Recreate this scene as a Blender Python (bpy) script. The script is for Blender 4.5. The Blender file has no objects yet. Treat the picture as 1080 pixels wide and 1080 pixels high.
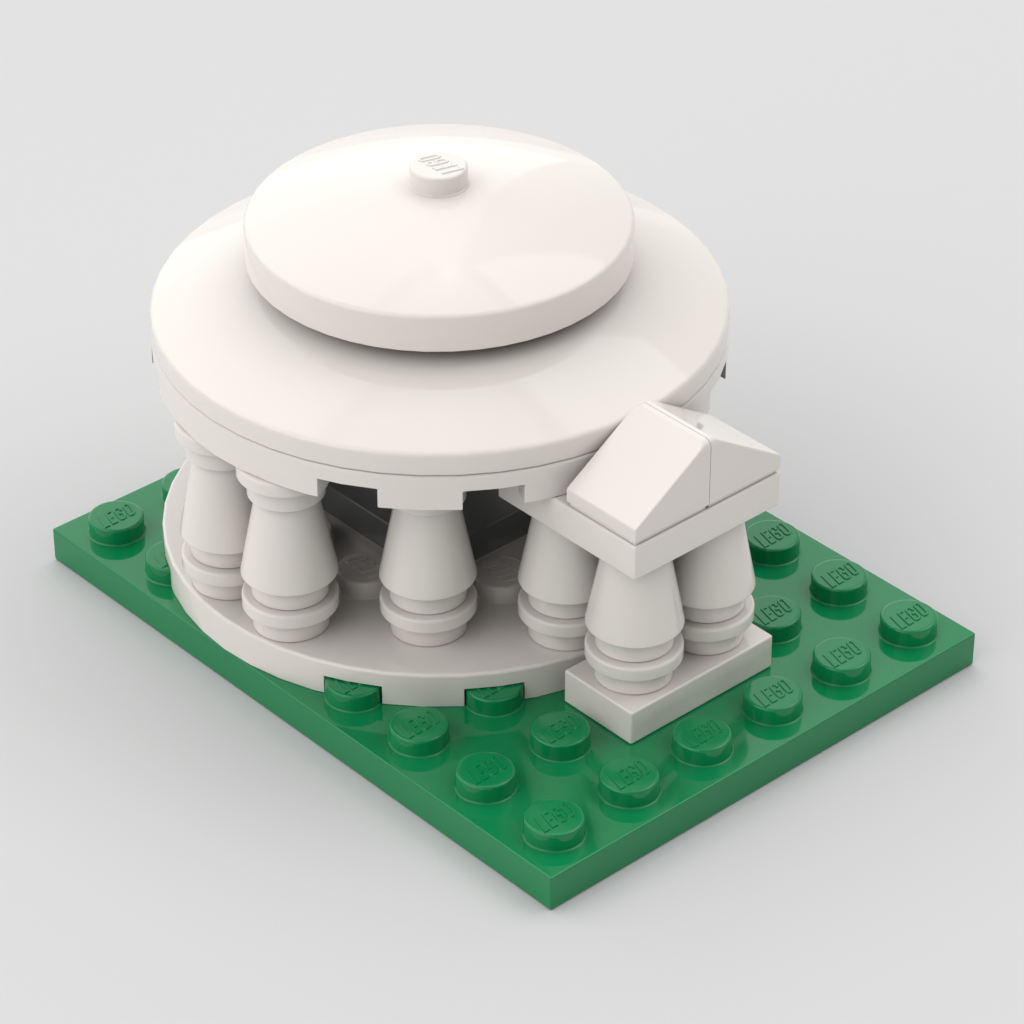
import bpy, bmesh, math
from mathutils import Vector, Matrix

# ---------------------------------------------------------------- units
# one stud pitch = 20 units; U metres per unit, model centred on the origin
U = 0.004
OX, OY = -60.0, -80.0
CX, CY = 60.0, 100.0           # axis of the round temple

def P(x, y, z):
    return Vector(((x + OX) * U, (y + OY) * U, z * U))

scene = bpy.context.scene
col = scene.collection

# ---------------------------------------------------------------- materials
def plastic(name, rgb, rough=0.09, ior=1.5, spec=0.5, vary=0.015):
    m = bpy.data.materials.new(name)
    m.use_nodes = True
    nt = m.node_tree
    b = nt.nodes['Principled BSDF']
    b.inputs['Roughness'].default_value = rough
    b.inputs['IOR'].default_value = ior
    b.inputs['Specular IOR Level'].default_value = spec
    tc = nt.nodes.new('ShaderNodeTexCoord')
    nz = nt.nodes.new('ShaderNodeTexNoise')
    nz.inputs['Scale'].default_value = 9.0
    nz.inputs['Detail'].default_value = 3.0
    nt.links.new(tc.outputs['Object'], nz.inputs['Vector'])
    mr = nt.nodes.new('ShaderNodeMapRange')
    mr.inputs['To Min'].default_value = 1.0 - vary
    mr.inputs['To Max'].default_value = 1.0 + vary
    nt.links.new(nz.outputs['Fac'], mr.inputs['Value'])
    mx = nt.nodes.new('ShaderNodeVectorMath')
    mx.operation = 'SCALE'
    mx.inputs[0].default_value = rgb
    nt.links.new(mr.outputs['Result'], mx.inputs['Scale'])
    nt.links.new(mx.outputs['Vector'], b.inputs['Base Color'])
    mr2 = nt.nodes.new('ShaderNodeMapRange')
    mr2.inputs['To Min'].default_value = rough * 0.85
    mr2.inputs['To Max'].default_value = rough * 1.2
    nt.links.new(nz.outputs['Fac'], mr2.inputs['Value'])
    nt.links.new(mr2.outputs['Result'], b.inputs['Roughness'])
    return m

WHITE = plastic('white_plastic', (0.915, 0.857, 0.803), 0.05)
GREEN = plastic('green_plastic', (0.0035, 0.250, 0.082), 0.07)
BLACK = plastic('dark_grey_plastic', (0.235, 0.237, 0.237), 0.15)

mf = bpy.data.materials.new('studio_floor')
mf.use_nodes = True
nb = mf.node_tree.nodes['Principled BSDF']
nb.inputs['Roughness'].default_value = 0.95
nb.inputs['Specular IOR Level'].default_value = 0.0
nb.inputs['Base Color'].default_value = (0.708, 0.708, 0.708, 1)

# ---------------------------------------------------------------- mesh helpers
def finish(name, bm, mat, parent=None, loc=None, sharp=38, weighted=True):
    bmesh.ops.recalc_face_normals(bm, faces=bm.faces)
    for f in bm.faces:
        f.smooth = True
    lim = math.radians(sharp)
    for e in bm.edges:
        if len(e.link_faces) == 2 and e.calc_face_angle(0) > lim:
            e.smooth = False
    me = bpy.data.meshes.new(name)
    bm.to_mesh(me)
    bm.free()
    me.materials.append(mat)
    o = bpy.data.objects.new(name, me)
    col.objects.link(o)
    if parent is not None:
        o.parent = parent
    if loc is not None:
        o.location = loc
    if weighted and name != 'stud':
        w = o.modifiers.new('weighted', 'WEIGHTED_NORMAL')
        w.keep_sharp = True
        w.weight = 60
    return o

def arc(cx, cz, r, a0, a1, n):
    return [(cx + r * math.cos(math.radians(a0 + (a1 - a0) * i / n)),
             cz + r * math.sin(math.radians(a0 + (a1 - a0) * i / n))) for i in range(n + 1)]

def lathe(bm, prof, segs, phase=0.0):
    """prof: (r, z) in units, from the axis underneath round to the axis on top"""
    rings = []
    for r, z in prof:
        if r < 1e-6:
            rings.append([bm.verts.new((0, 0, z * U))])
        else:
            rings.append([bm.verts.new((r * U * math.cos(phase + 2 * math.pi * i / segs),
                                        r * U * math.sin(phase + 2 * math.pi * i / segs), z * U))
                          for i in range(segs)])
    for a, b in zip(rings, rings[1:]):
        for i in range(segs):
            j = (i + 1) % segs
            if len(a) == 1 and len(b) == 1:
                continue
            if len(a) == 1:
                bm.faces.new((a[0], b[i], b[j]))
            elif len(b) == 1:
                bm.faces.new((a[i], a[j], b[0]))
            else:
                bm.faces.new((a[i], a[j], b[j], b[i]))

def bevel_bm(bm, w, segs=3, ang=25):
    bmesh.ops.recalc_face_normals(bm, faces=bm.faces)
    es = [e for e in bm.edges if len(e.link_faces) == 2 and e.calc_face_angle(0) > math.radians(ang)]
    bmesh.ops.bevel(bm, geom=es, offset=w * U, segments=segs, profile=0.5, affect='EDGES', clamp_overlap=True)

def prism(bm, pts, axis, lo, hi):
    """closed outline extruded along an axis; pts are unit pairs on the other two axes"""
    def v(a, b, c):
        return {'x': (c, a, b), 'y': (a, c, b), 'z': (a, b, c)}[axis]
    A = [bm.verts.new(Vector(v(a, b, lo)) * U) for a, b in pts]
    B = [bm.verts.new(Vector(v(a, b, hi)) * U) for a, b in pts]
    bm.faces.new(A)
    bm.faces.new(list(reversed(B)))
    n = len(pts)
    for i in range(n):
        bm.faces.new((A[i], B[i], B[(i + 1) % n], A[(i + 1) % n]))

def box(bm, x0, x1, y0, y1, z0, z1):
    prism(bm, [(x0, y0), (x1, y0), (x1, y1), (x0, y1)], 'z', z0, z1)

# ---------------------------------------------------------------- the raised word on every stud
def ridge(bm, pts, z0, h, w_base=0.34, w_top=0.18, closed=False):
    """a raised bar with sloping sides that follows a polyline (units)"""
    n = len(pts)
    offs = []
    for i in range(n):
        if closed:
            a, b, c = Vector(pts[i - 1]), Vector(pts[i]), Vector(pts[(i + 1) % n])
        else:
            a = Vector(pts[max(i - 1, 0)]); b = Vector(pts[i]); c = Vector(pts[min(i + 1, n - 1)])
        d1 = (b - a) if (b - a).length > 1e-9 else (c - b)
        d2 = (c - b) if (c - b).length > 1e-9 else (b - a)
        d1.normalize(); d2.normalize()
        n1 = Vector((-d1.y, d1.x)); n2 = Vector((-d2.y, d2.x))
        m = (n1 + n2).normalized()
        k = 1.0 / max(0.45, m.dot(n1))
        offs.append((m * k, d1, d2))
    secs = []
    for i in range(n):
        m = offs[i][0]
        b = Vector(pts[i])
        eb = et = Vector((0, 0))
        if not closed and i == 0:
            eb = -offs[i][2] * w_base; et = -offs[i][2] * w_top
        if not closed and i == n - 1:
            eb = offs[i][1] * w_base; et = offs[i][1] * w_top
        def V(q, z):
            return bm.verts.new((q.x * U, q.y * U, z * U))
        secs.append([V(b + m * w_base + eb, z0), V(b + m * w_top + et, z0 + h),
                     V(b - m * w_top + et, z0 + h), V(b - m * w_base + eb, z0)])
    rng = range(n) if closed else range(n - 1)
    for i in rng:
        a, b = secs[i], secs[(i + 1) % n]
        for k in range(3):
            bm.faces.new((a[k], b[k], b[k + 1], a[k + 1]))
    if not closed:
        bm.faces.new(secs[0])
        bm.faces.new(list(reversed(secs[-1])))

def word(bm, z0, h=0.27):
    yb, yt = -2.35, 1.72
    S = lambda x, y: (x + 0.27 * (y - yb), y)
    def corner(cx, cy, r, a0, a1, n=5):
        return [(cx + r * math.cos(math.radians(a0 + (a1 - a0) * i / n)),
                 cy + r * math.sin(math.radians(a0 + (a1 - a0) * i / n))) for i in range(n + 1)]
    # L
    ridge(bm, [S(-4.5, yt), S(-4.5, yb), S(-3.75, yb)], z0, h)
    # E
    ridge(bm, [S(-1.60, yt), S(-2.50, yt), S(-2.50, yb), S(-1.60, yb)], z0, h)
    ridge(bm, [S(-2.4, -0.32), S(-1.75, -0.32)], z0, h * 0.93)
    # G
    g0, g1, r = -0.45, 0.95, 0.64
    pts = [(g1, yt - 0.95)]
    pts += corner(g1 - r, yt - r, r, 0, 90) + corner(g0 + r, yt - r, r, 90, 180)
    pts += corner(g0 + r, yb + r, r, 180, 270) + corner(g1 - r, yb + r, r, 270, 360)
    pts += [(g1, -0.35), (g1 - 0.62, -0.35)]
    ridge(bm, [S(*q) for q in pts], z0, h)
    # O
    o0, o1 = 2.02, 3.34
    pts = corner(o1 - r, yt - r, r, 0, 90) + corner(o0 + r, yt - r, r, 90, 180)
    pts += corner(o0 + r, yb + r, r, 180, 270) + corner(o1 - r, yb + r, r, 270, 360)
    ridge(bm, [S(*q) for q in pts], z0, h, closed=True)

def stud_mesh(name, mat, turn=0.0, flare=0.42, h=4.0, sink=0.0):
    """a stud whose base is at z = 0: flared foot, straight side, rounded rim, raised word"""
    bm = bmesh.new()
    R = 6.0
    prof = [(R + flare, -sink)] if sink else []
    prof += arc(R + flare, flare, flare, 270, 180, 4)
    prof += arc(R - 0.62, h - 0.62, 0.62, 0, 90, 5) + [(5.1, h), (3.0, h), (0, h)]
    lathe(bm, prof, 48)
    word(bm, h - 0.01)
    if turn:
        bmesh.ops.rotate(bm, verts=bm.verts, cent=(0, 0, 0), matrix=Matrix.Rotation(turn, 3, 'Z'))
    return bm

# ---------------------------------------------------------------- bookkeeping
def thing(name, loc, label, cat, group=None):
    o = bpy.data.objects.new(name, None)
    o.empty_display_size = 0.05
    col.objects.link(o)
    o.location = loc
    o['label'] = label
    o['category'] = cat
    if group:
        o['group'] = group
    return o

# ---------------------------------------------------------------- green base plate
base = thing('base_plate', P(60, 80, 0),
             'bright green rectangular studded plate lying on the grey floor under the white round temple', 'base plate')
BL = P(60, 80, 0)
def rel(x, y, z):
    return P(x, y, z) - BL

bm = bmesh.new()
box(bm, -60, 60, -80, 80, 0, 8)
bevel_bm(bm, 0.42, 3)
slab = finish('slab', bm, GREEN, base, (0, 0, 0))

proto = None
for i in range(6):
    for j in range(8):
        x, y = 10 + 20 * i, 10 + 20 * j
        if math.hypot(x - CX, y - CY) < 52:
            continue
        if 40 < x < 80 and 20 < y < 40:
            continue
        if proto is None:
            proto = finish('stud', stud_mesh('stud', GREEN), GREEN, slab, rel(x, y, 8))
            s = proto
        else:
            s = proto.copy()
            col.objects.link(s)
            s.parent = slab
            s.location = rel(x, y, 8)
        s['group'] = 'studs of the green plate'

# ---------------------------------------------------------------- white temple
temple = thing('toy_temple', P(CX, CY, 8),
               'glossy white round toy temple with stepped dome and gabled porch, on the green plate',
               'toy building')
TL = P(CX, CY, 8)
def trel(x, y, z):
    return P(x, y, z) - TL

def round_plate(name, z):
    """6 x 6 round plate, hollow below, its rim notched over the studs beneath"""
    bm = bmesh.new()
    R = 60.0
    prof = [(0, 4.4), (55.5, 4.4), (55.5, 0.0), (R - 0.15, 0.0), (R, 0.15)] + \
        arc(R - 0.75, 8 - 0.75, 0.75, 0, 90, 5) + [(48, 8), (20, 8), (0, 8)]
    lathe(bm, prof, 48)
    o = finish(name, bm, WHITE, temple, trel(CX, CY, z), weighted=False)
    tubes = bmesh.new()                      # gripping tubes on the underside
    for tx, ty in [(a_ * p, b_ * q) for a_ in (-1, 1) for b_ in (-1, 1) for p, q in ((20, 40), (40, 20))]:
        t = bmesh.new()
        lathe(t, [(0, 0.1), (7.9, 0.1), (7.9, 4.6), (0, 4.6)], 24)
        bmesh.ops.translate(t, verts=t.verts, vec=(tx * U, ty * U, 0))
        tm = bpy.data.meshes.new('tmp')
        t.to_mesh(tm)
        t.free()
        tubes.from_mesh(tm)
        bpy.data.meshes.remove(tm)
    cut = bmesh.new()
    for sx in (-1, 1):
        for sy in (-1, 1):
            q = [(23.4, 38), (36.1, 38), (36.1, 66), (25.3, 66), (25.3, 54), (23.4, 50)]
            prism(cut, [(sx * a, sy * b) for a, b in q], 'z', -2, 4.4)
            prism(cut, [(sx * b, sy * a) for a, b in q], 'z', -2, 4.4)
    bmesh.ops.recalc_face_normals(cut, faces=cut.faces)
    cm = bpy.data.meshes.new('notch_cutter')
    cut.to_mesh(cm); cut.free()
    co = bpy.data.objects.new('notch_cutter', cm)
    col.objects.link(co)
    co.parent = temple
    co.location = o.location
    bo = o.modifiers.new('notches', 'BOOLEAN')
    bo.operation = 'DIFFERENCE'
    bo.solver = 'EXACT'
    bo.object = co
    bpy.context.view_layer.update()
    dg = bpy.context.evaluated_depsgraph_get()
    me = bpy.data.meshes.new_from_object(o.evaluated_get(dg))
    o.modifiers.clear()
    old = o.data
    o.data = me
    bpy.data.meshes.remove(old)
    bpy.data.objects.remove(co)
    bpy.data.meshes.remove(cm)
    b2 = bmesh.new(); b2.from_mesh(me)
    tm = bpy.data.meshes.new('tmp')
    tubes.to_mesh(tm)
    tubes.free()
    b2.from_mesh(tm)
    bpy.data.meshes.remove(tm)
    for f in b2.faces:
        f.smooth = True
    for e in b2.edges:
        e.smooth = not (len(e.link_faces) == 2 and e.calc_face_angle(0) > math.radians(30))
    b2.to_mesh(me); b2.free()
    w = o.modifiers.new('weighted', 'WEIGHTED_NORMAL')
    w.keep_sharp = True
    return o

floor_disc = round_plate('round_floor', 8)
ring = round_plate('entablature', 56)

# studs left bare on the round floor, between the columns and the dark tile
wproto = None
for dx, dy in ((-30, -10), (-30, 10), (30, -10), (30, 10), (-10, -30), (10, -30), (-10, 30), (10, 30)):
    if wproto is None:
        wproto = finish('stud', stud_mesh('stud', WHITE, math.pi / 2, flare=0.3), WHITE, floor_disc, Vector((dx, dy, 8)) * U)
        s = wproto
    else:
        s = wproto.copy()
        col.objects.link(s)
        s.parent = floor_disc
        s.location = Vector((dx, dy, 8)) * U
    s['group'] = 'bare studs of the round white floor'

# dark tile in the middle of the room
bm = bmesh.new()
box(bm, -19.9, 19.9, -19.9, 19.9, 1.1, 8)
bevel_bm(bm, 0.45, 3)
box(bm, -19.1, 19.1, -19.1, 19.1, 0.02, 1.3)
tile = finish('floor_tile', bm, BLACK, temple, trel(CX, CY, 16))
tile['label'] = 'dark charcoal square tile in the middle of the temple'

# columns
def collar_mesh():
    """1 x 1 round plate: narrow foot and wide flange"""
    bm = bmesh.new()
    prof = [(0, 0.03), (7.75, 0.03), (8.0, 0.25), (8.0, 4.9), (9.8, 4.9)] + arc(9.8, 5.1, 0.2, 270, 360, 2) + \
        arc(10.0 - 0.7, 8 - 0.7, 0.7, 0, 90, 5) + [(9.0, 8), (4, 8), (0, 8)]
    lathe(bm, prof, 64)
    return bm

def cone_mesh():
    bm = bmesh.new()
    prof = [(0, 0.03), (7.75, 0.03), (8.0, 0.25), (8.0, 4.9), (9.7, 4.9)] + arc(9.7, 5.2, 0.3, 270, 360, 3)
    prof += [(9.9, 5.8), (6.45, 23.6)] + arc(6.1, 23.6, 0.4, 10, 90, 3) + [(3, 24.0), (0, 24.0)]
    lathe(bm, prof, 64)
    return bm

spots = []
for dx, dy in ((-50, -10), (-50, 10), (-30, -30), (-10, -50), (10, -50), (30, -30),
               (50, -10), (50, 10), (30, 30), (10, 50), (-10, 50), (-30, 30)):
    spots.append((CX + dx, CY + dy, not (abs(dx) == 10 and dy == -50)))
spots += [(50, 30, False), (70, 30, False)]
first = None
for x, y, top in spots:
    if first is None:
        c = finish('column', cone_mesh(), WHITE, temple, trel(x, y, 24))
        lo = finish('column_foot', collar_mesh(), WHITE, c, (0, 0, -8 * U))
        hi = finish('column_capital', collar_mesh(), WHITE, c, (0, 0, 24 * U))
        first = (c, lo, hi)
    else:
        c = first[0].copy()
        col.objects.link(c)
        c.parent = temple
        c.location = trel(x, y, 24)
        for k in first[1:] if top else first[1:2]:
            q = k.copy()
            col.objects.link(q)
            q.parent = c
            q.location = k.location
    c['group'] = 'tapered white columns'

# porch: step, beam, two slopes that make the gable
bm = bmesh.new()
box(bm, 0.05, 39.95, 0.05, 19.9, 0.05, 8)
bevel_bm(bm, 0.5, 3)
finish('porch_step', bm, WHITE, temple, trel(40, 20, 8))
bm = bmesh.new()
box(bm, 0.05, 39.95, 0.05, 39.95, 0.05, 7.95)
bevel_bm(bm, 0.5, 3)
finish('porch_beam', bm, WHITE, temple, trel(40, 20, 48))

def solid_boolean(bm, bm2, op):
    """boolean of two closed meshes, returned as a bmesh"""
    obs = []
    for b in (bm, bm2):
        bmesh.ops.recalc_face_normals(b, faces=b.faces)
        me = bpy.data.meshes.new('tmp')
        b.to_mesh(me)
        b.free()
        o = bpy.data.objects.new('tmp', me)
        col.objects.link(o)
        obs.append(o)
    m = obs[0].modifiers.new('b', 'BOOLEAN')
    m.operation = op
    m.solver = 'EXACT'
    m.object = obs[1]
    bpy.context.view_layer.update()
    dg = bpy.context.evaluated_depsgraph_get()
    me = bpy.data.meshes.new_from_object(obs[0].evaluated_get(dg))
    r = bmesh.new()
    r.from_mesh(me)
    for o in obs:
        d = o.data
        bpy.data.objects.remove(o)
        bpy.data.meshes.remove(d)
    bpy.data.meshes.remove(me)
    return r

def slope_bm():
    """wedge with a low front lip; the ends of its ridge are rounded off"""
    a = bmesh.new()
    prism(a, [(0.1, 0.85), (19.93, 0.85), (19.93, 16), (19.0, 16), (0.1, 4.0)], 'y', 0.0, 20.0)
    b = bmesh.new()
    rr = 1.7
    outline = [(0.1, 0.8), (19.9, 0.8)] + arc(19.9 - rr, 16.02 - rr, rr, 0, 90, 4) + arc(0.1 + rr, 16.02 - rr, rr, 90, 180, 4)
    prism(b, outline, 'x', -1, 21)
    bm = solid_boolean(a, b, 'INTERSECT')
    # break only the crisp outer edges, not the seam where the two slopes meet
    bmesh.ops.recalc_face_normals(bm, faces=bm.faces)
    es = [e for e in bm.edges if len(e.link_faces) == 2 and e.calc_face_angle(0) > math.radians(25)
          and not all(v.co.x > 19.88 * U for v in e.verts)]
    bmesh.ops.bevel(bm, geom=es, offset=0.33 * U, segments=3, profile=0.5, affect='EDGES', clamp_overlap=True)
    box(bm, 0.7, 19.5, 0.7, 19.3, 0.03, 1.2)
    return bm
sl = finish('roof_slope', slope_bm(), WHITE, temple, trel(40, 20, 56))
sr = sl.copy()
col.objects.link(sr)
sr.parent = temple
sr.rotation_euler = (0, 0, math.pi)
sr.location = trel(80, 40, 56)
sl['group'] = sr['group'] = 'slopes of the porch gable'

# dome: wide shallow dish, smaller thicker dish on it, one stud on top
bm = bmesh.new()
R = 60.0
zr, rise = 4.9, 13.0
cap = []
for k in range(7, -1, -1):
    r = (R - 0.9) * k / 7
    cap.append((r, zr + rise * (1 - (r / R) ** 2)))
prof = [(0, 0.06), (R - 0.5, 0.06), (R - 0.12, 0.2), (R, 0.5)]
edge = cap[0]
prof += [(R, zr - 0.75), (R - 0.12, zr - 0.3), (R - 0.4, zr + 0.08)] + cap
lathe(bm, prof, 48)
finish('lower_dome', bm, WHITE, temple, trel(CX, CY, 64), sharp=50)

bm = bmesh.new()
R = 40.0
zr, rise = 8.0, 8.05
cap = []
for k in range(6, -1, -1):
    r = (R - 0.9) * k / 6
    cap.append((r, zr + rise * (1 - (r / R) ** 2)))
prof = [(0, 2.1), (9, 2.1), (11, 4.8), (R - 3, 3.2), (R - 2.2, 0.0), (R - 0.3, 0.0), (R, 0.3),
        (R, zr - 0.75), (R - 0.12, zr - 0.3), (R - 0.4, zr + 0.06)] + cap
lathe(bm, prof, 48)
upper = finish('upper_dome', bm, WHITE, temple, trel(CX, CY, 80), sharp=50)
tip = finish('stud', stud_mesh('stud', WHITE, math.pi / 2, flare=0.3, sink=0.5), WHITE, upper, (0, 0, 16.0 * U))
tip['label'] = 'round white stud crowning the dome'

# ---------------------------------------------------------------- floor
bm = bmesh.new()
S = 40
vs = [bm.verts.new((sx * S, sy * S, 0)) for sx, sy in ((-1, -1), (1, -1), (1, 1), (-1, 1))]
bm.faces.new(vs)
fl = finish('floor', bm, mf, None, (0, 0, -0.0004), weighted=False)
fl['kind'] = 'structure'

# ---------------------------------------------------------------- camera (solved from the studs and corners)
cam = bpy.data.cameras.new('camera')
co = bpy.data.objects.new('camera', cam)
col.objects.link(co)
cam.sensor_width = 36
cam.lens = 135.281
cam.clip_start = 0.05
cam.clip_end = 200
co.location = P(-386.782, -418.685, 476.942)
az, el = math.radians(48.01516), math.radians(-34.00027)
f = Vector((math.cos(el) * math.cos(az), math.cos(el) * math.sin(az), math.sin(el)))
co.rotation_euler = f.to_track_quat('-Z', 'Y').to_euler()
scene.camera = co

# ---------------------------------------------------------------- studio light: a soft tent of light around the model
# radiance of the tent: four heights (below 5 deg, 17, 37, 62 deg) by eight bearings, starting at the camera side, and straight up
BANDS = [[0.0, 0.0, 0.0, 0.62, 1.17, 0.28, 0.0, 0.16],
         [0.0, 0.0, 0.0, 0.51, 1.06, 0.69, 0.37, 1.38],
         [0.0, 0.77, 1.47, 1.1, 0.55, 0.92, 1.84, 2.21],
         [0.0, 0.0, 0.83, 0.92, 1.75, 0.92, 0.0, 0.46]]
ZENITH = 0.00
# ceiling and wall softboxes, each the directions that satisfy a*x/z + b*y/z + c > 0 for all its edges
PANELS = [
    (0.46, [(-1, 0, .39), (0, -1, .38), (1, 0, 1.3), (0, 1, 1.3)]),
    (0.92, [(1, 0, -.45), (-1, 0, 1.1), (0, -1, .34), (0, 1, 1.0)]),
    (0.46, [(0, 1, -.45), (-.906, .424, .137), (1, 0, 2.0)]),
    (0.55, [(.906, -.424, -.137), (-.617, .787, -.041)]),
]
WEIGHTS = [[(0.0, 1), (4.4, 1), (5.2, 0), (90, 0)],
           [(0.0, 0), (4.4, 0), (5.2, 1), (17, 1), (37, 0), (90, 0)],
           [(0.0, 0), (17, 0), (37, 1), (62, 0), (90, 0)],
           [(0.0, 0), (37, 0), (62, 1), (90, 0)]]

def wmath(nt, op, a, b=None, c=None):
    n = nt.nodes.new('ShaderNodeMath')
    n.operation = op
    for k, v in enumerate((a, b, c)):
        if v is None:
            continue
        if isinstance(v, (int, float)):
            n.inputs[k].default_value = v
        else:
            nt.links.new(v, n.inputs[k])
    return n.outputs[0]

def wramp(nt, src, stops):
    n = nt.nodes.new('ShaderNodeValToRGB')
    n.color_ramp.interpolation = 'LINEAR'
    els = n.color_ramp.elements
    while len(els) < len(stops):
        els.new(0.5)
    for e, (p, v) in zip(els, stops):
        e.position = p
        e.color = (v, v, v, 1)
    nt.links.new(src, n.inputs['Fac'])
    s2 = nt.nodes.new('ShaderNodeSeparateColor')
    nt.links.new(n.outputs['Color'], s2.inputs[0])
    return s2.outputs[0]

def build_world(bands, zenith, panels):
    w = bpy.data.worlds.new('World')
    scene.world = w
    w.use_nodes = True
    nt = w.node_tree
    M = lambda *q: wmath(nt, *q)
    bg = nt.nodes['Background']
    tc = nt.nodes.new('ShaderNodeTexCoord')
    sep = nt.nodes.new('ShaderNodeSeparateXYZ')
    nt.links.new(tc.outputs['Generated'], sep.inputs[0])
    X, Y, Z = sep.outputs
    elev = M('DIVIDE', M('ARCSINE', Z), math.pi / 2)
    bear = M('DIVIDE', M('ARCTAN2', Y, X), 2 * math.pi)
    bear = M('FRACT', M('ADD', bear, 2.0 - 228.0 / 360.0))
    total = wramp(nt, elev, [(0, 0), (62 / 90, 0), (1, zenith / 8)])
    for vals, ws in zip(bands, WEIGHTS):
        if not any(vals):
            continue
        ring_ = wramp(nt, bear, [(i / 8, v / 8) for i, v in enumerate(list(vals) + [vals[0]])])
        total = M('ADD', total, M('MULTIPLY', ring_, wramp(nt, elev, [(p / 90, v) for p, v in ws])))
    zz = M('MAXIMUM', Z, 0.02)
    gx, gy = M('DIVIDE', X, zz), M('DIVIDE', Y, zz)
    above = wramp(nt, elev, [(0, 0), (4.4 / 90, 0), (5.2 / 90, 1), (1, 1)])
    for power, edges in panels:
        if not power:
            continue
        t = M('MULTIPLY', above, power / 8)
        for ea, eb, ec in edges:
            d = M('ADD', M('MULTIPLY_ADD', gx, float(ea), M('MULTIPLY', gy, float(eb))), float(ec))
            n = nt.nodes.new('ShaderNodeMapRange')
            n.interpolation_type = 'SMOOTHSTEP'
            n.inputs['From Min'].default_value = -0.02
            n.inputs['From Max'].default_value = 0.02
            nt.links.new(d, n.inputs['Value'])
            t = M('MULTIPLY', t, n.outputs['Result'])
        total = M('ADD', total, t)
    nt.links.new(M('MULTIPLY', total, 8.0), bg.inputs['Strength'])
    bg.inputs['Color'].default_value = (1, 1, 1, 1)

build_world(BANDS, ZENITH, PANELS)

# ---------------------------------------------------------------- render settings
scene.render.engine = 'CYCLES'
scene.view_settings.view_transform = 'Standard'
scene.view_settings.look = 'None'
scene.view_settings.exposure = 0
scene.view_settings.gamma = 1
scene.cycles.max_bounces = 10
scene.cycles.diffuse_bounces = 1
